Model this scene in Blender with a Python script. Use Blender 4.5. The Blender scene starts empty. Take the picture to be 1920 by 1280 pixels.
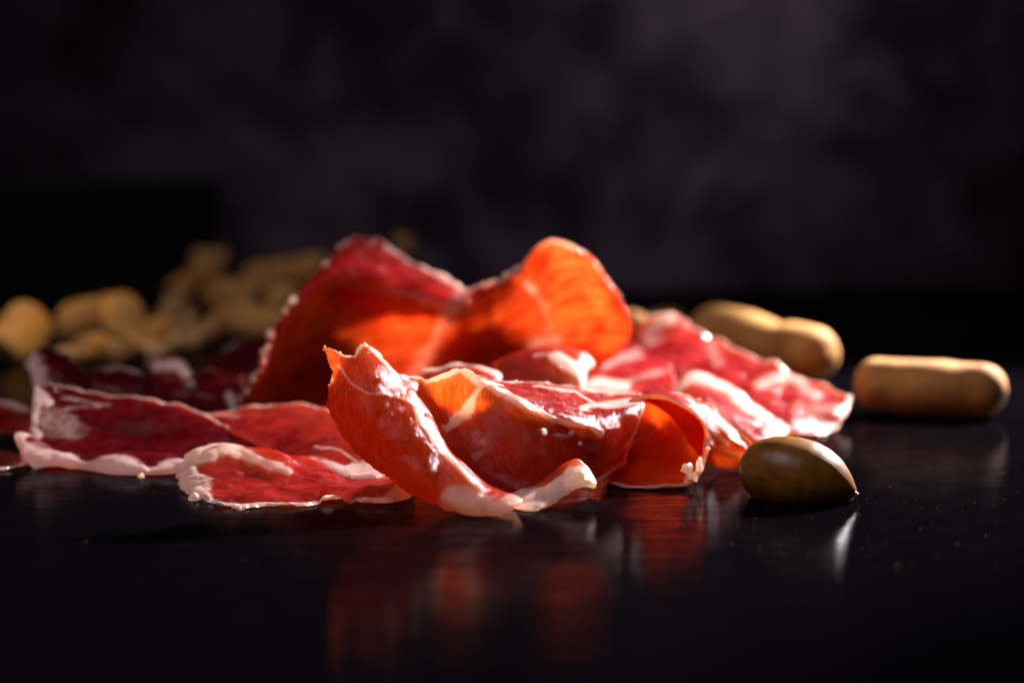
import bpy, math, random
import numpy as np
from mathutils import Vector

random.seed(7)
RNG = np.random.RandomState(11)
SC = bpy.context.scene
COL = SC.collection
S = 0.01                                   # the numbers below are centimetres
PI = math.pi

# ------------------------------------------------------------------ camera, world, light, exposure
CAM_H, PITCH, FPX = 11.4, math.radians(6.84), 1920 * 100 / 36.0
cam = bpy.data.cameras.new('camera')
camo = bpy.data.objects.new('camera', cam)
COL.objects.link(camo)
camo.location = (0, 0, CAM_H * S)
camo.rotation_euler = (PI / 2 - PITCH, 0, 0)
cam.lens, cam.sensor_width = 100, 36
cam.clip_start, cam.clip_end = 0.02, 50
cam.dof.use_dof = True
cam.dof.focus_distance = 0.655
cam.dof.aperture_fstop = 8.0
cam.dof.aperture_blades = 0
SC.camera = camo
SC.view_settings.view_transform = 'Standard'
SC.view_settings.look = 'None'
SC.view_settings.gamma = 1
SC.view_settings.use_curve_mapping = False
SC.view_settings.exposure = 0
SC.cycles.max_bounces = 14
SC.cycles.diffuse_bounces = 8
SC.cycles.transmission_bounces = 10
SC.cycles.sample_clamp_indirect = 6
SC.cycles.use_denoising = True

w = bpy.data.worlds.new('World')
SC.world = w
w.use_nodes = True
w.node_tree.nodes['Background'].inputs[0].default_value = (0.30, 0.22, 0.36, 1)
w.node_tree.nodes['Background'].inputs[1].default_value = 0.012


def lamp(name, kind, loc, target, power, color, **kw):
    l = bpy.data.lights.new(name, kind)
    l.energy, l.color = power, color
    for k, v in kw.items():
        setattr(l, k, v)
    o = bpy.data.objects.new(name, l)
    COL.objects.link(o)
    o.location = Vector(loc) * S
    d = Vector(target) * S - o.location
    o.rotation_euler = d.to_track_quat('-Z', 'Y').to_euler()
    return o


# hard lamp behind the food on the right; its beam is narrow, so the left end falls into shade
lamp('key_lamp', 'SPOT', (40.5, 112, 32.5), (6.0, 72, 0), 168, (1.0, 0.95, 0.91),
     spot_size=math.radians(28.5), spot_blend=0.55, shadow_soft_size=0.015)
# weak cool soft box above and in front on the left
lamp('fill_lamp', 'AREA', (-36, 50, 66), (-9, 70, 0), 0.50, (0.95, 0.88, 1.0), shape='RECTANGLE', size=0.7, size_y=0.45, spread=math.radians(44))
# lamp on the backdrop
lamp('backdrop_lamp', 'SPOT', (29, 85, 42), (10, 112.5, 19), 6.6, (0.95, 0.88, 1.0),
     spot_size=math.radians(40), spot_blend=1.0, shadow_soft_size=0.08)

# added narrow spot from the right, only to brighten the back left breadsticks
lamp('added_bread_spot', 'SPOT', (12, 62, 42), (-15.5, 92, 1), 9, (1.0, 0.84, 0.62),
     spot_size=math.radians(9.5), spot_blend=1.0, shadow_soft_size=0.02)

# ------------------------------------------------------------------ helpers
CP, SP = math.cos(PITCH), math.sin(PITCH)


def P(px, py, D):
    """point at distance D (cm, along the table) that the photograph shows at px, py"""
    a, b = (px - 960) / FPX, (640 - py) / FPX
    dy, dz = CP + b * SP, -SP + b * CP
    t = D / dy
    return np.array([a * t, D, CAM_H + dz * t])


def Gd(py):
    b = (640 - py) / FPX
    return (CP + b * SP) * CAM_H / (SP - b * CP)


def G(px, py, z=0.0):
    """point at height z that the photograph shows at px, py"""
    b = (640 - py) / FPX
    t = (CAM_H - z) / (SP - b * CP)
    return np.array([(px - 960) / FPX * t, (CP + b * SP) * t, z])


def project(p):
    x, y, z = p[..., 0], p[..., 1], p[..., 2] - CAM_H
    f = y * CP - z * SP
    u = y * SP + z * CP
    return 960 + FPX * x / f, 640 - FPX * u / f


_perm = np.random.RandomState(3).permutation(512)
_perm = np.concatenate([_perm, _perm, _perm, _perm])


def vnoise(p):
    """smooth value noise in -1..1 for an (...,3) array"""
    i = np.floor(p).astype(int)
    f = p - i
    f = f * f * f * (f * (f * 6 - 15) + 10)
    i = i & 511
    out = 0
    for dx in (0, 1):
        for dy in (0, 1):
            for dz in (0, 1):
                h = _perm[(_perm[(_perm[(i[..., 0] + dx) & 511] + i[..., 1] + dy) & 511] + i[..., 2] + dz) & 511]
                wgt = (f[..., 0] if dx else 1 - f[..., 0]) * (f[..., 1] if dy else 1 - f[..., 1]) * (f[..., 2] if dz else 1 - f[..., 2])
                out = out + wgt * (h / 255.5 - 1)
    return out


def fbm(p, octv=4, gain=0.5):
    a, s, o = 1.0, 0, 0
    for k in range(octv):
        o = o + a * vnoise(p * 2.0 ** k + 17.3 * k)
        s += a
        a *= gain
    return o / s


def n1(t, seed, scale, octv=5, gain=0.62):
    q = np.stack([t * scale, np.full_like(t, seed * 7.31), np.full_like(t, seed * 3.7 + .5)], -1)
    return fbm(q, octv, gain)


def sstep(a, b, x):
    t = np.clip((x - a) / (b - a), 0, 1)
    return t * t * (3 - 2 * t)


def mesh_from(name, v, faces, mat, parent=None, smooth=True, attrs=None, uv=None, normals=None):
    """v in cm (N,3), faces (M,k) array or list of arrays"""
    if not isinstance(faces, (list, tuple)):
        faces = [faces]
    me = bpy.data.meshes.new(name)
    n = len(v)
    me.vertices.add(n)
    me.vertices.foreach_set('co', (np.asarray(v) * S).astype(np.float32).ravel())
    loops = np.concatenate([f.ravel() for f in faces]).astype(np.int32)
    tot = np.concatenate([np.full(len(f), f.shape[1]) for f in faces]).astype(np.int32)
    start = np.concatenate([[0], np.cumsum(tot)[:-1]]).astype(np.int32)
    me.loops.add(len(loops))
    me.loops.foreach_set('vertex_index', loops)
    me.polygons.add(len(tot))
    me.polygons.foreach_set('loop_start', start)
    me.polygons.foreach_set('loop_total', tot)
    me.update(calc_edges=True)
    if smooth:
        me.polygons.foreach_set('use_smooth', np.ones(len(tot), dtype=bool))
    for k, a in (attrs or {}).items():
        at = me.attributes.new(k, 'FLOAT', 'POINT')
        at.data.foreach_set('value', a.astype(np.float32))
    if uv is not None:
        l = me.uv_layers.new(name='fibre')
        l.data.foreach_set('uv', uv[loops].astype(np.float32).ravel())
    if normals is not None:
        me.normals_split_custom_set_from_vertices([tuple(q) for q in normals])
    if mat:
        me.materials.append(mat)
    o = bpy.data.objects.new(name, me)
    COL.objects.link(o)
    if parent:
        o.parent = parent
        o.matrix_parent_inverse = parent.matrix_world.inverted()
    return o


def thing(name, label, cat, loc, group=None):
    o = bpy.data.objects.new(name, None)
    COL.objects.link(o)
    o.empty_display_size = 0.01
    o.location = Vector([float(q) for q in loc]) * S
    o['label'], o['category'] = label, cat
    if group:
        o['group'] = group
    bpy.context.view_layer.update()
    return o


# ------------------------------------------------------------------ materials
class NT:
    def __init__(self, name):
        self.m = bpy.data.materials.new(name)
        self.m.use_nodes = True
        self.t = self.m.node_tree
        self.t.nodes.clear()

    def n(self, typ, _ins=None, **kw):
        nd = self.t.nodes.new(typ)
        for k, v in kw.items():
            setattr(nd, k, v)
        for k, v in (_ins or {}).items():
            if isinstance(v, bpy.types.NodeSocket):
                self.t.links.new(v, nd.inputs[k])
            else:
                if isinstance(v, tuple) and len(v) == 3 and nd.inputs[k].type == 'RGBA':
                    v = v + (1,)
                nd.inputs[k].default_value = v
        return nd

    def math(self, op, a, b=0.0, clamp=False):
        nd = self.n('ShaderNodeMath', {0: a, 1: b}, operation=op)
        nd.use_clamp = clamp
        return nd.outputs[0]

    def mix(self, f, a, b, blend='MIX'):
        nd = self.t.nodes.new('ShaderNodeMix')
        nd.data_type, nd.blend_type = 'RGBA', blend
        for s, v in ((nd.inputs[0], f), (nd.inputs[6], a), (nd.inputs[7], b)):
            if isinstance(v, bpy.types.NodeSocket):
                self.t.links.new(v, s)
            else:
                s.default_value = v + (1,) if isinstance(v, tuple) else v
        return nd.outputs[2]

    def ramp(self, f, lo, hi, a=0.0, b=1.0):
        nd = self.n('ShaderNodeMapRange', {0: f, 1: lo, 2: hi, 3: a, 4: b}, interpolation_type='SMOOTHSTEP')
        return nd.outputs[0]

    def noise(self, vec, scale, detail=3.0, rough=0.55, dist=0.0):
        return self.n('ShaderNodeTexNoise', {'Vector': vec, 'Scale': scale, 'Detail': detail, 'Roughness': rough, 'Distortion': dist}).outputs[0]

    def scale(self, vec, s):
        return self.n('ShaderNodeVectorMath', {0: vec, 1: s}, operation='MULTIPLY').outputs[0]

    def out(self, sh):
        self.n('ShaderNodeOutputMaterial', {0: sh})
        return self.m


def ham_material(name='ham', seed=0.0, streak=0.5, marbling=0.3, lo=(0.15, 0.001, 0.008), hi=(0.55, 0.010, 0.032), wetness=1.0, fs=1.0, gloss=0.45, tlo=(0.72, 0.06, 0.012), thi=(1.0, 0.42, 0.11)):
    N = NT(name)
    obj = N.n('ShaderNodeTexCoord').outputs['Object']
    pos = N.scale(obj, (100, 100, 100))                       # centimetres
    pos = N.n('ShaderNodeVectorMath', {0: pos, 1: (seed, seed * 2, seed)}, operation='ADD').outputs[0]
    uv = N.n('ShaderNodeUVMap', uv_map='fibre').outputs[0]
    fat = N.n('ShaderNodeAttribute', attribute_name='fat').outputs['Fac']
    nf = N.noise(pos, 5.0, 6, 0.65)
    f = N.math('ADD', fat, N.math('MULTIPLY', N.math('SUBTRACT', nf, 0.5), 0.70))
    f = N.ramp(f, 0.20, 0.80)
    # fibres along one direction, and thin marbling
    fib = N.noise(N.scale(uv, (1.6 * fs, 16.0 * fs, 1)), 1.0, 5, 0.65, 0.6)
    fibf = N.noise(N.scale(uv, (5.0, 55.0, 1)), 1.0, 3, 0.6, 0.3)
    blot = N.noise(pos, 1.1, 5, 0.6, 0.4)
    marb = N.ramp(N.noise(N.scale(uv, (1.0, 3.4, 1)), 1.0, 6, 0.62, 1.2), 0.60, 0.76, 0, marbling)
    f = N.math('MAXIMUM', f, marb)
    tone = N.math('ADD', N.math('MULTIPLY', blot, 0.65), N.math('MULTIPLY', fib, 0.35))
    tone = N.ramp(tone, 0.36, 0.62)
    lean = N.mix(tone, lo, hi)
    d = N.mix(f, lean, (0.84, 0.60, 0.57))
    stk = N.ramp(N.math('ADD', N.math('MULTIPLY', fib, streak), N.math('MULTIPLY', blot, 1 - streak)), 0.33, 0.66)
    tl = N.mix(stk, tlo, thi)
    tl = N.mix(N.ramp(fibf, 0.35, 0.65, 0, 0.40 + 0.30 * max(0, streak - .5)), tl, (0.45, 0.035, 0.010))
    t = N.mix(f, tl, (1.0, 0.78, 0.60))
    # relief: fibres, grain, wet beads
    grain = N.noise(pos, 26.0, 4, 0.6)
    h = N.math('ADD', N.math('ADD', N.math('MULTIPLY', fibf, 0.45), N.math('MULTIPLY', fib, 0.9)), N.math('MULTIPLY', grain, 0.5))
    h = N.math('ADD', h, N.math('MULTIPLY', N.noise(pos, 7.0, 3), 0.30))
    wet = N.ramp(N.noise(pos, 1.3, 3, 0.6), 0.50, 0.66)
    h = N.math('ADD', h, N.math('MULTIPLY', wet, N.math('MULTIPLY', N.noise(pos, 17.0, 3, 0.7), 1.6 * wetness)))
    bump = N.n('ShaderNodeBump', {'Strength': 0.50, 'Distance': 0.0004, 'Height': h}).outputs[0]
    di = N.n('ShaderNodeBsdfDiffuse', {0: d, 2: bump}).outputs[0]
    tr = N.n('ShaderNodeBsdfTranslucent', {0: t, 1: bump}).outputs[0]
    body = N.n('ShaderNodeMixShader', {0: N.ramp(f, 0, 1, 0.80, 0.62), 1: di, 2: tr}).outputs[0]
    rough = N.ramp(N.noise(pos, 3.0, 3), 0.35, 0.65, 0.11, 0.24)
    gl = N.n('ShaderNodeBsdfGlossy', {'Color': (1, 0.97, 0.97), 'Roughness': rough, 'Normal': bump}).outputs[0]
    fr = N.n('ShaderNodeFresnel', {0: 1.38, 1: bump}).outputs[0]
    fr = N.math('MULTIPLY', fr, gloss)
    return N.out(N.n('ShaderNodeMixShader', {0: fr, 1: body, 2: gl}).outputs[0])


def table_material():
    N = NT('dark stained wood')
    obj = N.n('ShaderNodeTexCoord').outputs['Object']
    pos = N.scale(obj, (100, 100, 100))
    g1 = N.noise(N.scale(pos, (0.9, 14.0, 4)), 1.0, 6, 0.65, 0.35)
    g2 = N.noise(N.scale(pos, (3.0, 60.0, 4)), 1.0, 4, 0.6, 0.2)
    g3 = N.noise(pos, 0.16, 4, 0.6)
    g4 = N.noise(N.scale(pos, (0.5, 2.6, 2)), 1.0, 6, 0.7, 0.3)
    c = N.mix(N.ramp(g1, 0.35, 0.7), (0.0006, 0.0005, 0.0009), (0.0020, 0.0015, 0.0022))
    h = N.math('ADD', N.math('MULTIPLY', g1, 0.6), N.math('MULTIPLY', g2, 0.55))
    bump = N.n('ShaderNodeBump', {'Strength': 0.13, 'Distance': 0.0001, 'Height': h}).outputs[0]
    r = N.ramp(N.math('ADD', N.math('MULTIPLY', g3, 0.6), N.math('MULTIPLY', g1, 0.4)), 0.3, 0.7, 0.10, 0.155)
    di = N.n('ShaderNodeBsdfDiffuse', {0: c, 2: bump}).outputs[0]
    gl = N.n('ShaderNodeBsdfGlossy', {'Color': (0.9, 0.88, 0.95), 'Roughness': r, 'Normal': bump}, distribution='BECKMANN').outputs[0]
    fr = N.math('MULTIPLY', N.n('ShaderNodeFresnel', {0: 1.35, 1: bump}).outputs[0], N.math('MULTIPLY', N.ramp(g1, 0.3, 0.7, 0.18, 0.40), N.ramp(g4, 0.36, 0.62, 0.45, 1.25)))
    return N.out(N.n('ShaderNodeMixShader', {0: fr, 1: di, 2: gl}).outputs[0])


def backdrop_material():
    N = NT('mottled dark backdrop')
    obj = N.n('ShaderNodeTexCoord').outputs['Object']
    pos = N.scale(obj, (100, 100, 100))
    a = N.noise(pos, 0.12, 3, 0.5, 0.6)
    b = N.noise(pos, 0.32, 4, 0.6, 0.3)
    k = N.ramp(N.math('ADD', N.math('MULTIPLY', a, 0.65), N.math('MULTIPLY', b, 0.35)), 0.37, 0.66)
    c = N.mix(k, (0.014, 0.008, 0.012), (0.098, 0.070, 0.098))
    return N.out(N.n('ShaderNodeBsdfPrincipled', {'Base Color': c, 'Roughness': 0.9, 'Specular IOR Level': 0.1}).outputs[0])


def bread_material():
    N = NT('baked breadstick crust')
    obj = N.n('ShaderNodeTexCoord').outputs['Object']
    pos = N.scale(obj, (100, 100, 100))
    a = N.noise(pos, 0.9, 5, 0.6)
    b = N.noise(pos, 9.0, 4, 0.6)
    k = N.ramp(N.math('ADD', N.math('MULTIPLY', a, 0.7), N.math('MULTIPLY', b, 0.3)), 0.34, 0.66)
    c = N.mix(k, (0.34, 0.130, 0.026), (0.52, 0.265, 0.075))
    h = N.math('ADD', b, N.math('MULTIPLY', N.noise(pos, 30, 3), 0.4))
    bump = N.n('ShaderNodeBump', {'Strength': 0.35, 'Distance': 0.0006, 'Height': h}).outputs[0]
    return N.out(N.n('ShaderNodeBsdfPrincipled', {'Base Color': c, 'Roughness': 0.75, 'Normal': bump, 'Specular IOR Level': 0.2}).outputs[0])


def crumb_bread_material():
    N = NT('broken bread crumb')
    pos = N.scale(N.n('ShaderNodeTexCoord').outputs['Object'], (100, 100, 100))
    k = N.noise(pos, 4.0, 5, 0.65)
    c = N.mix(k, (0.30, 0.135, 0.038), (0.58, 0.34, 0.13))
    bump = N.n('ShaderNodeBump', {'Strength': 0.7, 'Distance': 0.001, 'Height': k}).outputs[0]
    return N.out(N.n('ShaderNodeBsdfPrincipled', {'Base Color': c, 'Roughness': 0.9, 'Normal': bump}).outputs[0])


def acorn_material():
    N = NT('polished acorn shell')
    uv = N.n('ShaderNodeUVMap', uv_map='fibre').outputs[0]
    st = N.noise(N.scale(uv, (55.0, 1.2, 1)), 1.0, 4, 0.6, 0.2)
    bl = N.noise(N.scale(uv, (7.0, 2.0, 1)), 1.0, 3, 0.5)
    k = N.ramp(N.math('ADD', N.math('MULTIPLY', st, 0.4), N.math('MULTIPLY', bl, 0.6)), 0.30, 0.70)
    c = N.mix(k, (0.110, 0.036, 0.004), (0.21, 0.082, 0.010))
    bump = N.n('ShaderNodeBump', {'Strength': 0.2, 'Distance': 0.0003, 'Height': st}).outputs[0]
    return N.out(N.n('ShaderNodeBsdfPrincipled', {'Base Color': c, 'Roughness': 0.34, 'Specular IOR Level': 0.2, 'Normal': bump}).outputs[0])


def plain(name, c, rough, spec=0.5):
    N = NT(name)
    pos = N.scale(N.n('ShaderNodeTexCoord').outputs['Object'], (100, 100, 100))
    k = N.noise(pos, 3.0, 4, 0.6)
    cc = N.mix(k, tuple(x * 0.7 for x in c), tuple(min(1, x * 1.25) for x in c))
    return N.out(N.n('ShaderNodeBsdfPrincipled', {'Base Color': cc, 'Roughness': rough, 'Specular IOR Level': spec}).outputs[0])


M_HAM = [ham_material('ham', 0.0, 0.5, 0.22), ham_material('ham streaked', 5.2, 0.95, 0.2), ham_material('ham blotched', 9.7, 0.65, 0.22, wetness=0.3, fs=0.32, tlo=(0.64, 0.05, 0.016), thi=(1.0, 0.40, 0.14)),
         ham_material('ham shaded', 3.1, 0.5, 0.12, (0.030, 0.0005, 0.004), (0.10, 0.0025, 0.011), tlo=(0.42, 0.012, 0.012), thi=(0.75, 0.07, 0.04)),  # shade on the left slices put into a darker lean colour
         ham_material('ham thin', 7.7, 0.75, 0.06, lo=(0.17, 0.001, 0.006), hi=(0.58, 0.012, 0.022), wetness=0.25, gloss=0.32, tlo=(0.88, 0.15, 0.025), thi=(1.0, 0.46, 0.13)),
         ham_material('ham pink', 12.3, 0.5, 0.55, lo=(0.26, 0.003, 0.016), hi=(0.66, 0.022, 0.060), wetness=0.5, fs=0.5)]
M_TABLE, M_BACK, M_BREAD, M_CRUMB, M_ACORN = table_material(), backdrop_material(), bread_material(), crumb_bread_material(), acorn_material()
M_TIP = plain('acorn tip', (0.62, 0.50, 0.34), 0.6)
M_BLACK = plain('matt black', (0.004, 0.003, 0.004), 0.8, 0.2)

# ------------------------------------------------------------------ table and backdrop


def box(name, c, d, mat, parent=None, bev=0.1):
    import bmesh
    bm = bmesh.new()
    bmesh.ops.create_cube(bm, size=1)
    for v in bm.verts:
        v.co = Vector(((v.co.x * d[0] + c[0]) * S, (v.co.y * d[1] + c[1]) * S, (v.co.z * d[2] + c[2]) * S))
    bmesh.ops.bevel(bm, geom=bm.edges[:], offset=bev * S, segments=3, affect='EDGES', profile=0.6)
    me = bpy.data.meshes.new(name)
    bm.to_mesh(me)
    bm.free()
    me.materials.append(mat)
    o = bpy.data.objects.new(name, me)
    COL.objects.link(o)
    if parent:
        o.parent = parent
        o.matrix_parent_inverse = parent.matrix_world.inverted()
    return o


tb = box('table_top', (0, 60.2, -1.5), (150, 104.4, 3.0), M_TABLE, bev=0.25)
tb['kind'] = 'structure'
bd = box('backdrop', (0, 113.1, 20), (240, 1.0, 120), M_BACK)
bd['kind'] = 'structure'

# ------------------------------------------------------------------ ham slices


def cr(t, n):
    i = np.clip(np.floor(t).astype(int), 0, n - 2)
    f = t - i
    w0 = -0.5 * f + f * f - 0.5 * f ** 3
    w1 = 1 - 2.5 * f * f + 1.5 * f ** 3
    w2 = 0.5 * f + 2 * f * f - 1.5 * f ** 3
    w3 = -0.5 * f * f + 0.5 * f ** 3
    return i, (w0, w1, w2, w3)


def pad(c):
    c = np.concatenate([2 * c[:1] - c[1:2], c, 2 * c[-1:] - c[-2:-1]], 0)
    return np.concatenate([2 * c[:, :1] - c[:, 1:2], c, 2 * c[:, -1:] - c[:, -2:-1]], 1)


def evalgrid(ctrl, u, v):
    """ctrl (rows, cols, 3); u along cols 0..1, v along rows 0..1"""
    R, Cn = ctrl.shape[:2]
    pc = pad(ctrl)
    iu, wu = cr(u * (Cn - 1), Cn)
    iv, wv = cr(v * (R - 1), R)
    out = 0
    for a in range(4):
        for b in range(4):
            out = out + (wv[a] * wu[b])[..., None] * pc[iv + a, iu + b]
    return out


def seg_dist(px, py, line):
    best = np.full(px.shape, 1e9)
    for (x0, y0), (x1, y1) in zip(line[:-1], line[1:]):
        dx, dy = x1 - x0, y1 - y0
        t = np.clip(((px - x0) * dx + (py - y0) * dy) / (dx * dx + dy * dy + 1e-9), 0, 1)
        best = np.minimum(best, np.hypot(px - x0 - t * dx, py - y0 - t * dy))
    return best


SLICES = []


def lumps(spots, seed, rr=(0.6, 1.3), sub=1):
    """irregular little pieces: spots = (xyz, radius)"""
    import bmesh
    bm = bmesh.new()
    bmesh.ops.create_icosphere(bm, subdivisions=sub, radius=1)
    base = np.array([v.co[:] for v in bm.verts])
    fc = np.array([[v.index for v in f.verts] for f in bm.faces])
    bm.free()
    V, F, off = [], [], 0
    rs = np.random.RandomState(seed)
    for p, r in spots:
        sc = rs.uniform(rr[0], rr[1], 3) * r
        q = base * (1 + 0.45 * vnoise(base * 1.7 + rs.uniform(0, 50, 3)))[:, None] * sc
        a = rs.uniform(0, 2 * PI)
        R = np.array([[math.cos(a), -math.sin(a), 0], [math.sin(a), math.cos(a), 0], [0, 0, 1]])
        b = rs.uniform(0, PI)
        R2 = np.array([[1, 0, 0], [0, math.cos(b), -math.sin(b)], [0, math.sin(b), math.cos(b)]])
        V.append(q @ (R @ R2).T + p)
        F.append(fc + off)
        off += len(base)
    return np.concatenate(V), np.concatenate(F)


def ham(label, rows, nu=120, nv=90, thick=0.10, rim=(), strokes=(), lean=(), rag=(.15, .15, .15, .15), seed=1,
        wave=0.05, mat=0, crumbs=(), flakes=(), fib=0.0, world=False, crease=0.8):
    """rows of (px, py, distance); rim = (side, width cm) with side in u0 u1 v0 v1; strokes = (line px, width px, strength)"""
    ctrl = np.array([[P(*q) for q in r] for r in rows]) if not world else np.array(rows, float)
    U, V = np.meshgrid(np.linspace(0, 1, nu), np.linspace(0, 1, nv))
    Lu = np.linalg.norm(np.diff(evalgrid(ctrl, U, V), axis=1), axis=-1).sum(1).mean()
    Lv = np.linalg.norm(np.diff(evalgrid(ctrl, U, V), axis=0), axis=-1).sum(0).mean()
    # ragged outline: every side eaten in by a fractal amount (cm)
    e = []
    for k, (t, L, Lo) in enumerate(((V[:, 0], Lu, Lv), (V[:, 0], Lu, Lv), (U[0], Lv, Lu), (U[0], Lv, Lu))):
        a = np.abs(n1(t, seed + k * 3.3, Lo * 1.6, 6, 0.66)) * 1.6
        nick = sstep(0.45, 0.75, n1(t, seed + k * 5.1 + 2, Lo * 2.7, 3, 0.6)) * 1.2
        e.append((a + nick) * rag[k] / L)
    u = e[0][:, None] + U * (1 - e[0] - e[1])[:, None]
    v = e[2][None, :] + V * (1 - e[2] - e[3])[None, :]
    p = evalgrid(ctrl, u, v)

    def normal(p):
        du, dv = np.gradient(p, axis=1), np.gradient(p, axis=0)
        n = np.cross(du, dv)
        return n / (np.linalg.norm(n, axis=-1, keepdims=True) + 1e-9)
    n = normal(p)
    dl, dr = U * Lu, (1 - U) * Lu
    dt, db = V * Lv, (1 - V) * Lv
    edge = np.minimum(np.minimum(dl, dr), np.minimum(dt, db))
    near = np.exp(-edge / 0.35)
    wv = fbm(p * 1.1 + seed * 9.1, 3) * wave * (1 + 1.6 * near) + fbm(p * 4.3 + seed * 3.3, 3) * wave * 0.22
    wv = wv + near * fbm(p * 6 + seed * 5.7, 3) * wave * 0.35
    wv = wv - np.abs(vnoise(p * np.array([0.8, 0.8, 1.3]) + seed * 1.9)) * wave * crease
    p = p + n * wv[..., None]
    # fat mask
    fat = np.zeros(U.shape)
    px, py = project(p)
    dist = {'u0': dl, 'u1': dr, 'v0': dt, 'v1': db}
    jit = 1 + 0.55 * fbm(p * 1.5 + seed * 2.2, 3)
    rjit = np.clip(0.45 + 1.9 * fbm(p * 0.9 + seed * 6.6, 3), 0.02, 2) * jit
    for side, wd in rim:
        fat = np.maximum(fat, 1 - sstep(0.55, 1.25, dist[side] / (wd * (rjit if wd < .3 else jit))))
    jx = 6 * fbm(p * 2.2 + seed * 4.2, 3)
    for line, wd, st in strokes:
        fat = np.maximum(fat, st * (1 - sstep(0.1, 1.15, (seg_dist(px + jx, py + jx, line)) / (0.8 * wd * jit))))
    for line, wd, st in lean:
        fat = fat * (1 - st * (1 - sstep(0.6, 1.2, seg_dist(px + jx, py + jx, line) / wd)))
    # two faces and a rim
    n = normal(p)
    th = thick * (1 + 0.55 * fat + 0.25 * fbm(p * 3 + seed, 3)) * (0.55 + 0.45 * (1 - np.exp(-edge / 0.12)))
    top, bot = p + n * th[..., None] / 2, p - n * th[..., None] / 2
    for q in (top, bot):
        q[..., 2] = np.maximum(q[..., 2], 0.03 + (0.05 if q is top else 0.0))
    N0 = nu * nv
    verts = np.concatenate([top.reshape(-1, 3), bot.reshape(-1, 3)])
    idx = np.arange(N0).reshape(nv, nu)
    cell = np.stack([idx[:-1, :-1], idx[:-1, 1:], idx[1:, 1:], idx[1:, :-1]], -1)
    fm = (fat[:-1, :-1] + fat[1:, 1:] + fat[1:, :-1] + fat[:-1, 1:]) / 4 > 0.5
    # rim fat = fat cells joined to the outline
    reach = np.zeros_like(fm)
    reach[0], reach[-1], reach[:, 0], reach[:, -1] = fm[0], fm[-1], fm[:, 0], fm[:, -1]
    while True:
        g = reach.copy()
        g[1:] |= reach[:-1]
        g[:-1] |= reach[1:]
        g[:, 1:] |= reach[:, :-1]
        g[:, :-1] |= reach[:, 1:]
        g &= fm
        if (g == reach).all():
            break
        reach = g
    cls = np.zeros(fm.shape, int)
    lab = np.where(fm, np.arange(fm.size).reshape(fm.shape) + 1, 0)
    while True:
        g = np.pad(lab, 1)
        m = np.maximum.reduce([g[1:-1, 1:-1], g[:-2, 1:-1], g[2:, 1:-1], g[1:-1, :-2], g[1:-1, 2:], g[:-2, :-2], g[2:, 2:], g[:-2, 2:], g[2:, :-2]])
        m = np.where(lab > 0, m, 0)
        if (m == lab).all():
            break
        lab = m
    streaks = [q for q in np.unique(lab) if q and (lab == q).sum() >= 14]
    kinds = [(0, 'lean_meat')]
    for k, q in enumerate(streaks):
        cls[lab == q] = 1 + k
        kinds.append((1 + k, 'fat_rim' if reach[lab == q].any() else 'fat_marbling'))
    walls, wc = [], []
    for a, b, c in ((idx[0, :-1], idx[0, 1:], cls[0]), (idx[1:, 0], idx[:-1, 0], cls[:, 0])[0:3] if False else (idx[0, :-1], idx[0, 1:], cls[0]),):
        walls.append(np.stack([b, a, a + N0, b + N0], -1)); wc.append(c)
    walls.append(np.stack([idx[-1, :-1], idx[-1, 1:], idx[-1, 1:] + N0, idx[-1, :-1] + N0], -1)); wc.append(cls[-1])
    walls.append(np.stack([idx[:-1, 0], idx[1:, 0], idx[1:, 0] + N0, idx[:-1, 0] + N0], -1)); wc.append(cls[:, 0])
    walls.append(np.stack([idx[1:, -1], idx[:-1, -1], idx[:-1, -1] + N0, idx[1:, -1] + N0], -1)); wc.append(cls[:, -1])
    walls, wc = np.concatenate(walls), np.concatenate(wc)
    faces = np.concatenate([cell.reshape(-1, 4), cell.reshape(-1, 4)[:, ::-1] + N0, walls])
    fcls = np.concatenate([cls.ravel(), cls.ravel(), wc])
    # vertex normals of the whole slice, so that its parts meet without a seam
    fn = np.cross(verts[faces[:, 2]] - verts[faces[:, 0]], verts[faces[:, 3]] - verts[faces[:, 1]])
    vn = np.zeros_like(verts)
    for k in range(4):
        np.add.at(vn, faces[:, k], fn)
    vn /= np.linalg.norm(vn, axis=-1, keepdims=True) + 1e-12
    uvx, uvy = U * Lu, V * Lv
    ca, sa = math.cos(fib), math.sin(fib)
    uv = np.stack([uvx * ca - uvy * sa, uvx * sa + uvy * ca], -1).reshape(-1, 2)
    uv = np.concatenate([uv, uv])
    fatv = np.concatenate([fat.ravel(), fat.ravel()])
    base = np.array([p[..., 0].mean(), p[..., 1].mean(), max(0.0, p[..., 2].min())])
    root = thing('ham_slice', label, 'ham slice', base, 'slices of cured ham in a loose pile')
    for c, nm in kinds:
        sel = faces[fcls == c]
        if len(sel) < 12:
            if len(sel) == 0:
                continue
        used = np.unique(sel)
        mp = np.zeros(len(verts), int)
        mp[used] = np.arange(len(used))
        mesh_from(nm, verts[used], mp[sel], M_HAM[mat], root, attrs={'fat': fatv[used]}, uv=uv[used], normals=vn[used])
    # crumbs of fat clinging to the cut edge
    rs = np.random.RandomState(int(seed * 10) + 5)
    spots = []
    for side, t0, t1, cnt, r in crumbs:
        for k in range(cnt):
            t = rs.uniform(t0, t1)
            i = {'u0': (int(t * (nv - 1)), 0), 'u1': (int(t * (nv - 1)), nu - 1), 'v0': (0, int(t * (nu - 1))), 'v1': (nv - 1, int(t * (nu - 1)))}[side]
            spots.append((p[i] + rs.normal(0, 0.025, 3), r * rs.uniform(0.4, 1.2) ** 1.5))
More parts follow.
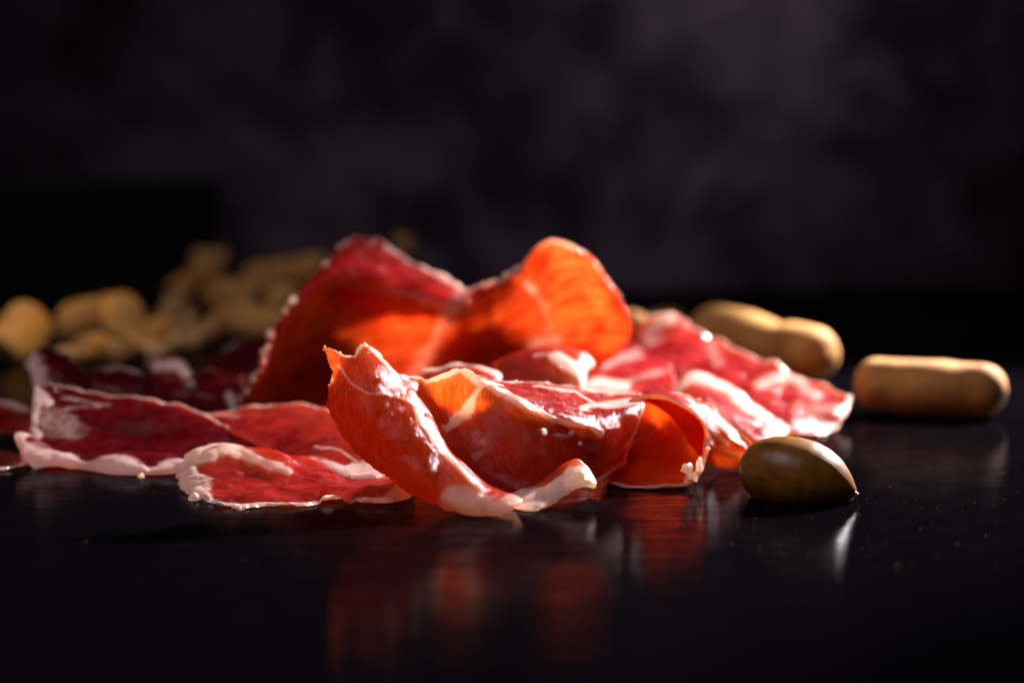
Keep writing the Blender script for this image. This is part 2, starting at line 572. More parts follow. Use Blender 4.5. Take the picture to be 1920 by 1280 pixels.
    if spots:
        vv, ff = lumps(spots, int(seed * 7), sub=2)
        vv[:, 2] = np.maximum(vv[:, 2], 0.01)
        o = mesh_from('fat_crumbs', vv, ff, M_HAM[mat], root, attrs={'fat': np.ones(len(vv))}, uv=vv[:, :2])
        o['kind'] = 'stuff'
    for (fx, fy, fD, r) in flakes:
        vv, ff = lumps([(P(fx, fy, fD), r)], int(fx + fy), (0.5, 1.4), 3)
        mesh_from('fat_flake', vv, ff, M_HAM[mat], root, attrs={'fat': np.ones(len(vv))}, uv=vv[:, :2])
    SLICES.append(root)
    return root


# large twin-lobed slice standing up at the back
ham('tall slice standing up at the back of the pile, with two glowing orange lobes',
    [[(606, 500, 78.8), (672, 446, 81.0), (770, 490, 81.1), (835, 522, 80.3), (874, 547, 78.9), (925, 530, 78.4), (968, 508, 78.6), (1030, 450, 78.6), (1110, 485, 78.2), (1163, 560, 77.4)],
     [(555, 552, 77.3), (640, 515, 78.4), (740, 545, 78.5), (815, 568, 78.0), (862, 578, 77.4), (920, 570, 78.2), (980, 550, 78.8), (1050, 520, 78.8), (1125, 545, 78.1), (1178, 598, 77.2)],
     [(512, 625, 76.6), (600, 575, 78.6), (700, 590, 79.4), (780, 610, 79.0), (835, 620, 77.6), (905, 620, 78.8), (980, 605, 79.6), (1055, 590, 79.6), (1125, 605, 78.8), (1174, 638, 77.4)],
     [(472, 705, 75.9), (565, 660, 78.4), (670, 665, 79.4), (750, 675, 78.9), (805, 680, 77.6), (885, 680, 78.6), (970, 660, 79.2), (1050, 650, 79.2), (1110, 655, 78.6), (1150, 672, 77.6)],
     [(450, 755, 75.6), (540, 740, 77.4), (640, 740, 78.2), (720, 740, 78.0), (790, 735, 77.4), (870, 735, 78.0), (950, 720, 78.2), (1030, 705, 78.2), (1085, 695, 78.0), (1120, 695, 77.6)],
     [(446, 792, 75.6), (530, 805, 75.8), (630, 800, 76.2), (715, 795, 76.4), (785, 785, 76.5), (860, 780, 76.8), (930, 770, 77.0), (1000, 765, 77.2), (1055, 755, 77.2), (1090, 745, 77.2)]],
    nu=200, nv=130, thick=0.11, seed=1, wave=0.10, mat=2, fib=0.5,
    rim=(('v0', 0.09),),
    strokes=(([(720, 462), (800, 503), (872, 545)], 15, 0.7), ([(872, 545), (850, 580), (820, 640), (780, 700)], 34, 0.42),
             ([(990, 530), (1020, 570), (1030, 610), (1005, 660)], 22, .38), ([(560, 640), (640, 590), (720, 550)], 12, 0.34),
             ([(1000, 650), (1040, 640)], 30, .6), ([(985, 530), (1000, 545)], 12, .9)),
    rag=(.10, .08, .06, .0), crumbs=(('u0', 0.0, 0.95, 46, 0.075), ('v0', 0.45, 0.60, 22, 0.06), ('v0', 0.60, 0.68, 26, 0.11), ('v0', 0.0, 0.12, 12, 0.11)))

# twisted slice in front: strip, ridge, valley and the panel behind it
ham('twisted slice at the front with a torn upright tip and a white glistening ridge',
    [[(602, 642, 65.2), (655, 666, 64.9), (686, 643, 65.2), (735, 698, 66.0), (800, 706, 66.4), (868, 692, 66.1), (905, 712, 66.0), (940, 722, 66.1)],
     [(622, 705, 64.7), (680, 700, 64.2), (732, 702, 64.6), (765, 735, 65.6), (812, 748, 66.2), (865, 728, 65.9), (925, 738, 65.8), (985, 752, 65.8)],
     [(614, 762, 64.3), (700, 775, 63.5), (774, 752, 64.3), (800, 785, 65.2), (842, 795, 65.8), (892, 775, 65.6), (960, 772, 65.5), (1045, 782, 65.7)],
     [(662, 840, 63.7), (745, 832, 63.1), (806, 812, 63.7), (840, 850, 64.7), (880, 845, 65.3), (945, 815, 65.2), (1020, 808, 65.4), (1125, 802, 66.3)],
     [(740, 905, 63.1), (812, 902, 62.6), (858, 874, 63.2), (888, 905, 64.2), (920, 892, 64.8), (985, 862, 64.9), (1050, 842, 65.2), (1128, 826, 66.1)],
     [(828, 950, 62.7), (880, 948, 62.3), (918, 922, 62.8), (935, 930, 63.7), (950, 927, 64.3), (1005, 900, 64.7), (1060, 870, 65.0), (1118, 850, 65.9)],
     [(918, 977, 62.3), (950, 966, 62.4), (975, 950, 62.7), (965, 945, 63.6), (965, 940, 64.2), (1010, 915, 64.6), (1062, 882, 64.9), (1110, 864, 65.7)]],
    nu=210, nv=150, thick=0.105, seed=2, wave=0.06, mat=4, fib=1.2, crease=2.2,
    rim=(('v0', 0.16),),
    strokes=(([(735, 700), (800, 708), (868, 695)], 11, 1), ([(868, 692), (900, 725), (875, 775), (835, 805)], 19, .95),
             ([(895, 715), (960, 750), (1030, 785), (1110, 805)], 15, .95), ([(770, 745), (785, 790), (830, 850), (895, 915)], 11, .95),
             ([(640, 690), (660, 720), (690, 740), (740, 745), (775, 760)], 6, .75), ([(615, 700), (625, 715)], 9, .9),
             ([(690, 655), (720, 685), (745, 715)], 6, .95), ([(600, 645), (650, 655)], 5, .9),
             ([(850, 940), (900, 955), (985, 960)], 44, 1), ([(895, 818), (915, 840), (890, 860)], 26, .42), ([(1040, 820), (1065, 825)], 10, .5)),  # soft patch mid-panel: fat spots with the purple sheen painted in
    rag=(.16, .05, .16, .08), crumbs=(('v0', 0.0, 0.25, 8, 0.03), ('u0', 0, .3, 6, .035)),
    flakes=((1072, 815, 65.6, .08), (1088, 832, 65.5, .08)))

# its outer fat border, turned up at the bottom
ham('pale fat strip curling up from the table below the dark red panel',
    [[(940, 938, 64.3), (990, 915, 64.5), (1040, 885, 64.7), (1075, 866, 64.8), (1100, 888, 64.6)],
     [(955, 955, 63.5), (1000, 940, 63.7), (1050, 910, 64.0), (1085, 888, 64.1), (1112, 905, 64.2)],
     [(985, 968, 62.9), (1015, 962, 62.9), (1055, 930, 63.7), (1090, 914, 63.8), (1118, 914, 64.0)]],
    nu=90, nv=50, thick=0.12, seed=3, wave=0.05, mat=0, rim=(('v1', 1.0), ('u1', .5)), strokes=(), rag=(.05, .04, .05, .05),
    crumbs=())

# dark crimson top and the fibrous flap on its right
ham('glistening crimson slice lying on top with a fibrous flap hanging down on its right',
    [[(893, 708, 66.9), (960, 716, 68.2), (1030, 724, 69.0), (1100, 735, 69.4), (1165, 742, 69.5), (1214, 748, 69.4)],
     [(925, 730, 66.5), (980, 740, 67.0), (1045, 748, 67.4), (1100, 758, 67.6), (1155, 760, 67.8), (1210, 757, 68.1)],
     [(960, 752, 65.8), (1015, 770, 65.8), (1068, 785, 65.8), (1110, 795, 66.0), (1158, 780, 66.6), (1206, 764, 67.3)],
     [(975, 790, 66.2), (1020, 810, 66.0), (1066, 825, 65.9), (1100, 838, 65.7), (1142, 825, 66.0), (1186, 808, 66.8)],
     [(985, 830, 66.1), (1025, 848, 65.9), (1062, 865, 65.7), (1092, 885, 65.4), (1122, 870, 65.7), (1156, 862, 66.3)],
     [(990, 860, 66.0), (1030, 880, 65.8), (1065, 895, 65.6), (1095, 915, 65.2), (1110, 920, 65.2), (1142, 885, 65.9)]],
    nu=150, nv=120, thick=0.10, seed=4, wave=0.05, mat=1, fib=1.35,
    rim=(('v0', .12), ('v1', .35), ('u1', .10)),
    strokes=(([(893, 712), (960, 750), (1030, 785), (1105, 803)], 9, .9), ([(1090, 770), (1130, 765), (1200, 755)], 14, .8), ([(1110, 805), (1125, 815)], 14, 1),
             ([(1000, 728), (1080, 740), (1120, 765)], 5, .8)),
    rag=(.05, .06, .05, .05), crumbs=(('v0', 0, 1, 30, .05),),
    flakes=((1120, 803, 66.0, .09), (1105, 808, 65.8, .06)))

# rolled slice, open end to the front
TUBE = [(1172, 862), (1150, 880), (1138, 900), (1175, 911), (1240, 913), (1292, 906), (1318, 875), (1324, 830), (1308, 778), (1265, 750), (1205, 750), (1160, 770), (1132, 810), (1126, 850)]
TD = [66.6, 66.4, 66.1, 65.9, 65.8, 65.9, 66.2, 66.6, 67.0, 67.4, 67.6, 67.6, 67.4, 67.1]


def tube_row(cx, cy, k, dD):
    return [(cx + (x - 1235) * k, cy + (y - 835) * k, d + dD) for (x, y), d in zip(TUBE, TD)]


ham('rolled slice lying on the table like an open tube glowing deep red inside',
    [tube_row(1235, 835, 1.0, 0.0), tube_row(1238, 825, .96, 1.6), tube_row(1240, 814, .88, 3.2), tube_row(1240, 806, .70, 4.3), tube_row(1240, 806, .40, 4.8), tube_row(1240, 806, .03, 4.9)],
    nu=180, nv=90, thick=0.085, seed=5, wave=0.05, mat=1, fib=0.2,
    rim=(('v0', .05),), strokes=(([(1290, 905), (1315, 880)], 12, 1),),
    rag=(.03, .05, .06, .0), crumbs=(('v0', .42, .55, 10, .05),), flakes=((1288, 878, 65.9, .12), (1312, 872, 66.0, .12), (1300, 893, 65.8, .11)))

# fan of orange to the right of the roll
ham('orange translucent fan of ham spreading from the rolled slice towards the acorn',
    [[(1205, 747, 68.3), (1262, 738, 69.1), (1318, 755, 69.2), (1362, 792, 69.2), (1410, 832, 69.1)],
     [(1230, 762, 68.1), (1285, 768, 68.7), (1335, 795, 68.9), (1372, 825, 68.9), (1408, 850, 68.95)],
     [(1265, 790, 68.0), (1310, 815, 68.4), (1345, 840, 68.6), (1375, 858, 68.7), (1402, 870, 68.8)],
     [(1290, 830, 68.1), (1322, 865, 68.2), (1345, 876, 68.4), (1370, 884, 68.5), (1398, 884, 68.6)]],
    nu=110, nv=80, thick=0.085, seed=6, wave=0.025, mat=4, fib=0.12,
    rim=(('v0', .06),), strokes=(([(1310, 790), (1360, 830)], 10, .5), ([(1330, 835), (1390, 855)], 8, .4)),
    rag=(.03, .08, .05, .05), crumbs=(('v0', 0.3, 1, 26, .035),))

# pink slices at the right
ham('long pink and white slice reaching right to the breadsticks, with a wet highlight',
    [[(1205, 610, 83.5), (1258, 594, 83.0), (1330, 634, 81.5), (1400, 664, 80.2), (1470, 700, 79.0), (1540, 722, 78.0), (1596, 752, 76.8)],
     [(1180, 650, 82.2), (1245, 645, 81.2), (1325, 680, 79.6), (1395, 708, 78.4), (1465, 740, 77.2), (1530, 760, 76.4), (1590, 772, 75.9)],
     [(1150, 690, 80.0), (1225, 695, 79.0), (1310, 725, 77.6), (1385, 752, 76.4), (1455, 780, 75.4), (1520, 795, 75.0), (1570, 805, 74.8)],
     [(1130, 720, 78.6), (1210, 735, 77.2), (1300, 770, 75.6), (1375, 795, 74.4), (1440, 812, 73.8), (1500, 822, 73.8), (1545, 822, 74.2)]],
    nu=150, nv=90, thick=0.12, seed=7, wave=0.10, mat=5, fib=0.9,
    rim=(('v0', .10), ('u1', .22), ('v1', .12)),
    strokes=(([(1215, 640), (1255, 600)], 30, .75), ([(1330, 640), (1345, 690)], 24, .45), ([(1425, 725), (1480, 708), (1530, 745)], 27, .62), ([(1500, 770), (1570, 775)], 34, .5), ([(1110, 700), (1200, 690)], 28, .5), ([(1280, 690), (1300, 740)], 22, .35)),
    rag=(.1, .1, .06, .08))

ham('white marbled fat fold sloping down to the acorn from the pink slices',
    [[(1262, 745, 75.0), (1300, 702, 76.0), (1350, 718, 75.4), (1410, 760, 74.4), (1482, 808, 73.2)],
     [(1262, 752, 74.2), (1305, 725, 74.6), (1360, 755, 73.8), (1415, 790, 73.0), (1472, 820, 72.6)],
     [(1270, 775, 73.0), (1320, 770, 72.8), (1365, 800, 72.2), (1410, 826, 71.8), (1455, 838, 71.7)]],
    nu=110, nv=60, thick=0.13, seed=8, wave=0.04, mat=5, fib=0.7, rim=(('v0', 1.5), ('v1', .2)),
    strokes=(), lean=(([(1300, 765), (1360, 795), (1420, 825)], 12, .7), ([(1330, 745), (1400, 790)], 5, .5)), rag=(.08, .06, .05, .06))

ham('pale pink marbled slice lying flat between the tall slice and the pink one',
    [[(1090, 655, 82.0), (1140, 650, 82.4), (1200, 640, 83.0), (1250, 655, 82.5)],
     [(1070, 685, 79.5), (1130, 685, 79.6), (1195, 680, 79.8), (1260, 690, 79.0)],
     [(1060, 712, 77.2), (1120, 718, 76.8), (1190, 722, 76.6), (1270, 735, 75.6)],
     [(1060, 740, 74.8), (1120, 745, 74.4), (1190, 750, 74.0), (1270, 760, 73.6)]],
    nu=90, nv=80, thick=0.12, seed=9, wave=0.09, mat=5, rim=(('u0', .4), ('v1', .5)),
    strokes=(([(1100, 722), (1170, 727)], 22, 1), ([(1130, 690), (1210, 660)], 20, .6), ([(1180, 715), (1240, 700)], 14, .5)), rag=(.1, .1, .1, .1))

ham('small curled piece with a bright white fat end just behind the crimson slice',
    [[(925, 690, 74.6), (970, 672, 75.0), (1030, 662, 75.2), (1085, 665, 75.2), (1108, 690, 75.0)],
     [(930, 680, 73.6), (975, 664, 73.8), (1030, 658, 74.0), (1085, 664, 74.0), (1105, 695, 73.8)],
     [(940, 700, 72.9), (985, 690, 73.0), (1035, 690, 73.0), (1080, 700, 73.0), (1098, 716, 73.0)],
     [(950, 728, 72.6), (990, 725, 72.6), (1035, 728, 72.5), (1075, 732, 72.5), (1092, 738, 72.5)]],
    nu=90, nv=60, thick=0.11, seed=10, wave=0.08, mat=0, rim=(('u1', .5),), strokes=(([(1040, 672), (1095, 705)], 20, 1), ([(1000, 670), (1050, 665)], 6, .7)),
    rag=(.08, .08, .05, .05))

ham('thin pale scrap of fat peeping over the white edge of the twisted slice',
    [[(790, 690, 72.0), (830, 692, 72.2), (865, 682, 72.4), (900, 690, 72.4), (940, 705, 72.2)],
     [(798, 708, 71.6), (832, 702, 71.8), (868, 694, 71.9), (902, 702, 71.8), (940, 716, 71.6)],
     [(805, 735, 71.0), (835, 735, 71.0), (870, 732, 71.0), (905, 735, 71.0), (940, 740, 71.0)]],
    nu=60, nv=40, thick=0.09, seed=11, wave=0.06, mat=0, rim=(('v0', .5),), rag=(.05, .05, .1, .02))

# left half of the pile
ham('dark red slice on the left with a long white fat border curling over the table',
    [[(62, 730, 72.8), (120, 727, 73.2), (210, 748, 73.2), (300, 752, 72.8), (380, 775, 71.9), (460, 815, 70.8)],
     [(60, 765, 71.9), (140, 772, 72.1), (230, 780, 72.0), (320, 790, 71.5), (395, 815, 70.8), (468, 842, 70.0)],
     [(56, 805, 71.0), (140, 822, 71.0), (230, 830, 70.8), (320, 840, 70.2), (390, 850, 69.8), (460, 862, 69.3)],
     [(52, 835, 70.4), (138, 858, 69.9), (224, 862, 69.5), (310, 866, 69.2), (370, 870, 69.0), (440, 874, 68.7)],
     [(27, 818, 70.0), (130, 858, 69.2), (218, 851, 68.9), (298, 854, 68.7), (350, 866, 68.5), (415, 873, 68.3)],
     [(42, 856, 69.2), (135, 868, 68.8), (214, 876, 68.2), (285, 879, 68.0), (342, 878, 68.1), (395, 880, 68.1)],
     [(64, 886, 68.6), (140, 879, 68.8), (210, 897, 67.9), (280, 898, 67.8), (335, 890, 68.0), (385, 886, 68.1)]],
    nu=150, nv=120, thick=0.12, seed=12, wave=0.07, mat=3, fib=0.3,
    rim=(('v1', 1.25), ('u0', .20), ('v0', .06)), strokes=(([(120, 752), (205, 764)], 9, .5), ([(75, 790), (130, 805)], 64, .5), ([(110, 775), (200, 762)], 9, .5), ([(70, 735), (90, 760)], 16, .9)),  # v0 rim and upper stroke paint in light catching the top edge
    rag=(.08, .05, .06, .06), flakes=((265, 893, 67.6, .06), (70, 845, 69.6, .07)))

ham('bright red slice left of the twisted one with a white torn lower corner',
    [[(372, 778, 73.4), (450, 770, 73.4), (530, 759, 73.2), (600, 767, 72.3), (660, 800, 70.8), (705, 842, 68.8)],
     [(405, 795, 72.1), (468, 788, 71.9), (538, 785, 71.7), (603, 800, 70.7), (664, 832, 69.2), (722, 862, 67.4)],
     [(430, 810, 71.0), (490, 818, 70.4), (550, 830, 69.8), (612, 856, 68.5), (664, 876, 67.5), (724, 882, 66.5)],
     [(455, 822, 70.2), (510, 846, 69.4), (565, 872, 68.3), (618, 886, 67.3), (664, 898, 66.4), (708, 898, 66.1)]],
    nu=130, nv=80, thick=0.105, seed=13, wave=0.05, mat=0, fib=0.4,
    rim=(('v0', .14),), strokes=(([(590, 880), (660, 892), (700, 888), (722, 868)], 30, 1), ([(590, 840), (640, 850), (670, 870)], 6, .6), ([(380, 780), (450, 785)], 6, .5)),
    lean=(([(620, 860), (650, 872)], 10, .8),), rag=(.06, .05, .05, .08), crumbs=(('v1', .5, .9, 16, .05),))

ham('flat slice at the front left with a thick lumpy white fat border',
    [[(372, 862, 69.2), (425, 856, 69.0), (490, 862, 68.4), (565, 870, 68.2), (650, 897, 67.4), (725, 899, 67.0), (765, 899, 66.6)],
     [(350, 872, 68.0), (425, 842, 67.6), (505, 862, 66.9), (575, 892, 66.3), (650, 909, 66.2), (720, 909, 65.9), (774, 909, 65.4)],
     [(335, 898, 66.6), (402, 884, 66.4), (482, 904, 65.8), (562, 915, 65.3), (645, 922, 64.9), (715, 922, 64.6), (776, 918, 64.5)],
     [(345, 922, 65.4), (415, 926, 64.8), (485, 932, 64.3), (560, 935, 64.2), (625, 932, 64.4), (692, 940, 64.0), (758, 938, 64.0)],
     [(385, 946, 64.3), (440, 963, 63.2), (500, 957, 63.5), (570, 958, 63.5), (630, 941, 64.2), (690, 951, 63.7), (742, 948, 63.8)]],
    nu=150, nv=100, thick=0.19, seed=14, wave=0.11, mat=0, fib=0.1,
    rim=(('u0', .8), ('v1', .28), ('u1', .5)), strokes=(([(375, 870), (425, 850), (470, 862), (540, 890)], 22, .9),),
    rag=(.10, .06, .08, .06), crumbs=(('u0', 0.3, 1, 8, .07), ('v1', 0, .4, 10, .06)),
    flakes=((452, 958, 63.2, .08), (365, 937, 64.5, .12), (500, 884, 66.6, .10), (520, 890, 66.4, .11), (385, 862, 68.4, .12), (425, 852, 68.6, .12)))

ham('dull purple slice blurred at the back left with a pale bump at one end',
    [[(52, 690, 79.0), (95, 664, 79.6), (150, 694, 79.6), (220, 700, 79.4), (300, 708, 78.8)],
     [(62, 716, 77.8), (110, 700, 77.9), (170, 722, 78.2), (240, 722, 77.8), (310, 735, 77.0)],
     [(70, 750, 77.2), (120, 745, 77.4), (180, 752, 77.0), (250, 760, 76.4), (320, 768, 75.6)]],
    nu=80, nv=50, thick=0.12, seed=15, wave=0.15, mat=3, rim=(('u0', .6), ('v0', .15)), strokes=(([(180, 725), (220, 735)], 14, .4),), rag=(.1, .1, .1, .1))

ham('purple slice blurred in front of the big lobes with a pale pink hump',
    [[(276, 692, 79.0), (318, 664, 79.6), (360, 690, 79.8), (410, 692, 79.6), (460, 702, 79.2)],
     [(285, 718, 77.8), (328, 700, 77.8), (370, 722, 78.2), (415, 722, 77.8), (455, 735, 77.2)],
     [(300, 752, 77.4), (340, 752, 77.2), (380, 760, 76.6), (420, 770, 75.8), (448, 780, 75.2)],
     [(320, 785, 75.0), (355, 790, 74.8), (390, 795, 74.4), (425, 800, 74.0), (445, 805, 73.6)]],
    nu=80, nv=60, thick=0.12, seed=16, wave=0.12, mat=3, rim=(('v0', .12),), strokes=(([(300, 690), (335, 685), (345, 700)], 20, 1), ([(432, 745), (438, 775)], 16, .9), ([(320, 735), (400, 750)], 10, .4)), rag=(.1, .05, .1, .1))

ham('dark purple pointed slice blurred below the broken breadsticks',
    [[(372, 690, 86.0), (420, 660, 87.0), (470, 640, 87.4), (500, 645, 87.0)],
     [(380, 705, 84.0), (430, 690, 84.4), (475, 680, 84.4), (505, 680, 84.0)],
     [(390, 725, 82.0), (435, 722, 82.0), (480, 720, 82.0), (510, 720, 82.0)]],
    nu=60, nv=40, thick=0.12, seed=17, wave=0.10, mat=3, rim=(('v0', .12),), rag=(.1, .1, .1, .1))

ham('pale fatty slice end cut off by the left edge of the picture',
    [[(-60, 745, 79.0), (0, 752, 78.5), (40, 765, 78.0), (75, 775, 77.4)],
     [(-60, 775, 77.0), (0, 780, 76.6), (45, 788, 76.2), (80, 795, 75.6)],
     [(-60, 810, 74.8), (0, 812, 74.6), (45, 815, 74.2), (80, 818, 74.0)]],
    nu=70, nv=50, thick=0.12, seed=18, wave=0.10, mat=0, rim=(('v0', .8), ('u1', .3)), rag=(.1, .1, .1, .1))

ham('low pinkish scrap on the table at the far left under the dark red slice',
    [[(-60, 848, 71.4), (0, 850, 71.2), (30, 855, 70.8), (62, 858, 70.6)],
     [(-60, 868, 70.0), (0, 870, 69.8), (30, 872, 69.6), (58, 874, 69.4)],
     [(-60, 886, 68.7), (-10, 890, 68.4), (20, 886, 68.6), (45, 880, 69.0)]],
    nu=60, nv=40, thick=0.12, seed=19, wave=0.06, mat=0, rim=(('u1', .4), ('v1', .3)), rag=(.1, .1, .1, .1))

# ------------------------------------------------------------------ breadsticks


def stick(label, a, b, r0, r1, seed, cut=None, waist=0.0, name='breadstick', cat='breadstick', group='short breadsticks', nl=60, na=40, flat=1.0, bumpy=1.0):
    """rounded stick from a to b (cm) with radius r0 -> r1; cut ends show crumb"""
    a, b = np.array(a, float), np.array(b, float)
    ax = b - a
    L = np.linalg.norm(ax)
    ax /= L
    up = np.array([0, 0, 1.0])
    sx = np.cross(ax, up)
    sx /= np.linalg.norm(sx)
    sy = np.cross(sx, ax)
    t = np.linspace(0, 1, nl)
    rad = r0 + (r1 - r0) * t
    rad = rad * (1 - waist * np.exp(-((t - 0.62) / 0.10) ** 2)) * (1 + 0.06 * n1(t, seed, 4, 3))
    d0, d1 = t * L, (1 - t) * L
    for d, r, c in ((d0, r0, 'a'), (d1, r1, 'b')):
        k = 0.25 * r if (cut and c in cut) else r * 0.95
        q = np.clip(d / k, 0, 1)
        e = np.sqrt(np.clip(1 - (1 - q) ** 2, 0, 1))
        rad = rad * (e if not (cut and c in cut) else 0.80 + 0.20 * e)
    th = np.linspace(0, 2 * PI, na, endpoint=False)
    T, H = np.meshgrid(t, th, indexing='ij')
    bend = 0.10 * L * np.sin(PI * T) * (0.3 * math.sin(seed * 3.1))
    p = a + ax * (T * L)[..., None] + (sx * np.cos(H)[..., None] + sy * (np.sin(H) * flat)[..., None]) * rad[:, None, None] + sx * bend[..., None]
    c0 = a + ax * (T * L)[..., None]
    nn = (p - c0)
    nn /= np.linalg.norm(nn, axis=-1, keepdims=True) + 1e-6
    p = p + nn * ((fbm(p * 0.9 + seed, 3) * 0.045 + fbm(p * 5 + seed, 3) * 0.010) * bumpy * np.clip(rad / r0, 0, 1)[:, None])[..., None]
    p[..., 2] = np.maximum(p[..., 2], 0.02)
    idx = np.arange(nl * na).reshape(nl, na)
    f = np.stack([idx[:-1], np.roll(idx[:-1], -1, 1), np.roll(idx[1:], -1, 1), idx[1:]], -1).reshape(-1, 4)
    root = thing(name, label, cat, ((a + b) / 2 * np.array([1, 1, 0])), group)
    mesh_from('crust', p.reshape(-1, 3), f[:, ::-1], M_BREAD, root)
    for c, ring, i0 in (('a', p[0], 0), ('b', p[-1], nl - 1)):
        if cut and c in cut:
            cen = ring.mean(0)
            rings = [ring * k + cen * (1 - k) for k in (0.995, .8, .55, .3)]
            vv = np.concatenate(rings + [cen[None]])
            vv[na:] += ax * (vnoise(vv[na:] * 5 + seed) * 0.12 + vnoise(vv[na:] * 12 + seed) * 0.05)[:, None]
            ii = np.arange(4 * na).reshape(4, na)
            qf = np.stack([ii[:-1], np.roll(ii[:-1], -1, 1), np.roll(ii[1:], -1, 1), ii[1:]], -1).reshape(-1, 4)
            tf = np.stack([ii[3], np.roll(ii[3], -1), np.full(na, 4 * na)], -1)
            if c == 'b':
                qf, tf = qf, tf
            mesh_from('broken_end', vv, [qf, tf], M_CRUMB, root)
        elif rad[i0] > 0.01:
            pass
    return root


stick('whole tan breadstick lying by itself at the far right', P(1600, 718, 78.6), P(1890, 733, 77.4), 0.74, 0.74, 1, flat=1.0)
stick('peanut shaped breadstick behind the pink slice, pointing back', P(1318, 622, 90.0), P(1548, 668, 83.0), 0.95, 0.82, 2, waist=0.16)
stick('small rounded breadstick end beside the right lobe of the tall slice', P(1160, 630, 87.0), P(1204, 604, 86.0), 0.62, 0.56, 3)
stick('far breadstick end peeping over the tip of the pink slice', P(1212, 620, 96.0), P(1280, 606, 97.0), 0.62, 0.55, 4)
stick('broken breadstick standing in front of the black box at the left edge', P(0, 668, 90.5), P(62, 600, 92.0), 0.80, 0.85, 5, cut='ab')
stick('short broken breadstick lying in front of the black box, second from the left', P(135, 612, 95.0), P(240, 596, 93.0), 0.80, 0.88, 6, cut='ab')
stick('small crumbly breadstick piece between the bright broken one and the ham', P(270, 632, 93.0), P(320, 618, 94.0), 0.5, 0.55, 7, cut='ab')
stick('dim breadstick lying across the heap beside the tall slice, upper one', P(478, 532, 106.0), P(620, 508, 103.0), 0.75, 0.75, 8, cut='a')
stick('dim breadstick under the upper one in the heap beside the tall slice', P(400, 556, 104.0), P(560, 572, 99.0), 0.75, 0.7, 9)
stick('dim breadstick slanting down the left side of the heap', P(415, 500, 106.0), P(330, 560, 104.0), 0.65, 0.65, 10, cut='b')
stick('lowest breadstick of the heap, lying right behind the purple slice', P(415, 600, 98.0), P(540, 616, 94.0), 0.65, 0.6, 11)
stick('small lump of breadstick behind the purple slices on the left', P(150, 655, 90.0), P(195, 650, 91.0), 0.45, 0.45, 12, cut='ab')
stick('breadstick crumb piece just left of the small crumbly one', P(235, 648, 90.0), P(268, 640, 90.5), 0.38, 0.4, 13, cut='ab')
stick('faint far breadstick tip showing behind the top of the tall slice', P(735, 468, 109.0), P(775, 458, 109.0), 0.5, 0.5, 14)

PIECES = (((290, 655, 90, .42), 'crumbly piece lying between the bright broken breadstick and the purple hump'),
          ((335, 640, 93, .38), 'crumbly piece just right of the small crumbly breadstick end'),
          ((355, 612, 97, .45), 'crumbly piece against the left foot of the breadstick heap'),
          ((215, 662, 89, .33), 'crumbly piece right under the bright broken breadstick'),
          ((120, 668, 89, .36), 'crumbly piece in the gap between the two bright broken breadsticks'),
          ((330, 585, 101, .5), 'crumbly piece under the slanting breadstick at the left of the heap'),
          ((372, 640, 94, .42), 'crumbly piece in front of the heap, nearest to the dark purple pointed slice'),
          ((300, 668, 88, .3), 'lowest crumbly piece, touching the back of the purple slice with the hump'),
          ((250, 622, 94, .36), 'crumbly piece leaning on the right end of the bright broken breadstick'),
          ((395, 625, 96, .45), 'crumbly piece at the left end of the lowest breadstick of the heap'),
          ((455, 588, 97, .55), 'crumbly piece resting on the lowest breadstick in the middle of the heap'),
          ((505, 545, 100, .5), 'crumbly piece between the upper and the lower dim breadsticks of the heap'),
          ((395, 490, 107, .55), 'greyish crumbly piece on the very top of the heap'),
          ((80, 690, 87, .3), 'crumbly piece below the broken breadstick at the left edge'))
for k, ((px, py, D, r), lab) in enumerate(PIECES):
    vv, ff = lumps([(P(px, py, D), r)], 40 + k, (0.7, 1.3), 3)
    q = vv + (vnoise(vv * 4)[:, None] * .08)
    q[:, 2] = np.maximum(q[:, 2], 0.01)
    o = mesh_from('breadstick_piece', q, ff, M_CRUMB)
    o['label'], o['category'], o['group'] = lab, 'bread piece', 'crumbly pieces among the broken breadsticks'

# ------------------------------------------------------------------ acorn


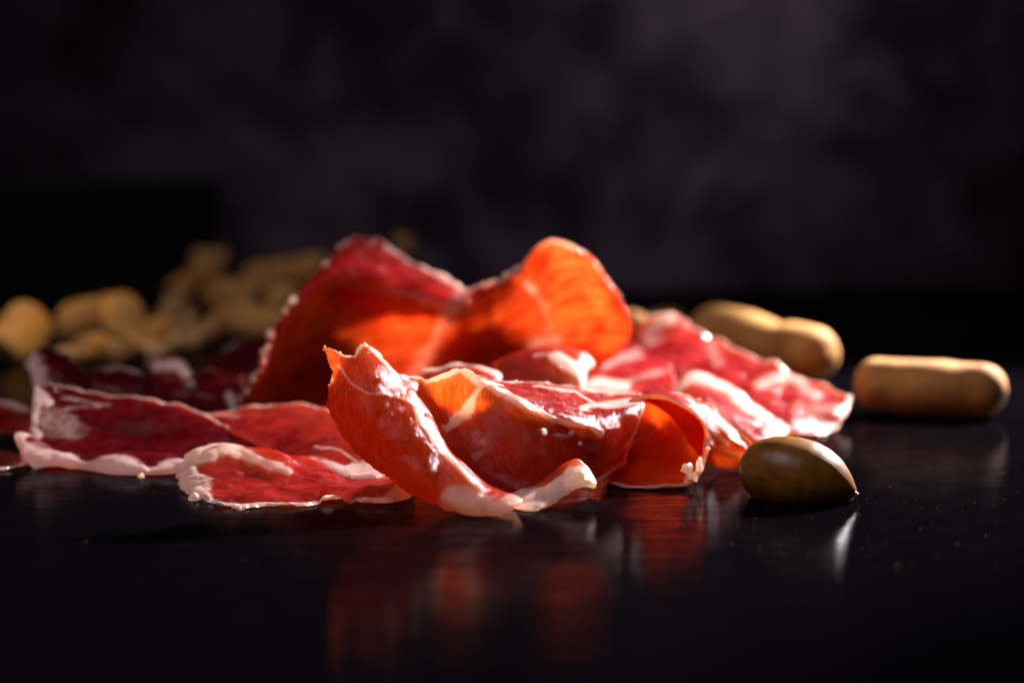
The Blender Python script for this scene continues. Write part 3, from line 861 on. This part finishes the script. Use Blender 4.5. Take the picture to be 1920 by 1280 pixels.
def acorn():
    base, tip = P(1387, 866, 65.1), P(1604, 925, 64.1)
    ax = tip - base
    L = np.linalg.norm(ax)
    ax /= L
    sx = np.cross(ax, [0, 0, 1.0])
    sx /= np.linalg.norm(sx)
    sy = np.cross(sx, ax)
    root = thing('acorn', 'brown acorn without its cap, its pale tip pointing right', 'acorn', (base + tip) / 2 * np.array([1, 1, 0]))
    ts = np.array([0, .015, .05, .12, .22, .34, .46, .58, .70, .81, .90, .95, .98, 1.0])
    rs = np.array([0, .20, .42, .62, .78, .88, .92, .91, .83, .68, .46, .30, .18, .10])
    tt = np.linspace(0, 1, 80) ** 1.0
    rr = np.interp(tt, ts, rs)
    k = np.ones(5) / 5
    rr[3:-3] = np.convolve(rr, k, 'same')[3:-3]
    na = 64
    th = np.linspace(0, 2 * PI, na + 1)
    T, H = np.meshgrid(tt, th, indexing='ij')
    p = base + ax * (T * L)[..., None] + (sx * np.cos(H)[..., None] + sy * np.sin(H)[..., None]) * (rr[:, None] * (1 + .012 * np.sin(3 * H + 1)))[..., None]
    idx = np.arange(80 * (na + 1)).reshape(80, na + 1)
    f = np.stack([idx[:-1, :-1], idx[1:, :-1], idx[1:, 1:], idx[:-1, 1:]], -1).reshape(-1, 4)
    uv = np.stack([H / (2 * PI), T * 2.8], -1).reshape(-1, 2)
    p[..., 2] = np.maximum(p[..., 2], 0.01)
    mesh_from('shell', p.reshape(-1, 3), f, M_ACORN, root, uv=uv)
    tt = np.linspace(0, 1, 14)
    rr = np.interp(tt, [0, .25, .6, .9, 1], [.10, .085, .05, .035, 0.0])
    T, H = np.meshgrid(tt, th, indexing='ij')
    q = base + ax * (L * 0.975 + T * .15)[..., None] + (sx * np.cos(H)[..., None] + sy * np.sin(H)[..., None]) * rr[:, None, None]
    q = q + (fbm(q * 9, 2) * .012)[..., None]
    q[..., 2] = np.maximum(q[..., 2], 0.005)
    idx = np.arange(14 * (na + 1)).reshape(14, na + 1)
    f = np.stack([idx[:-1, :-1], idx[1:, :-1], idx[1:, 1:], idx[:-1, 1:]], -1).reshape(-1, 4)
    mesh_from('tip', q.reshape(-1, 3), f, M_TIP, root)
    return root


acorn()

# ------------------------------------------------------------------ black box and crumbs
bx0 = P(0, 540, 112)
root = thing('black_box', 'black box with a lid standing in shadow behind the broken breadsticks', 'box', (-20.2, 110, 0))
box('box_body', (-20.2, 110, 1.7), (17.0, 3.8, 3.4), M_BLACK, root, .15)
box('lid', (-20.2, 110, 3.95), (17.4, 4.2, 1.0), M_BLACK, root, .2)

spots = []
for k in range(260):
    px, py = RNG.uniform(1150, 1915), RNG.uniform(790, 1080)
    spots.append((G(px, py, 0.004), RNG.uniform(.003, .011)))
for k in range(90):
    px, py = RNG.uniform(20, 1150), RNG.uniform(900, 1060)
    spots.append((G(px, py, 0.004), RNG.uniform(.002, .008)))
vv, ff = lumps(spots, 5, sub=1)
o = mesh_from('crumbs', vv, ff, M_CRUMB)
o['kind'] = 'stuff'
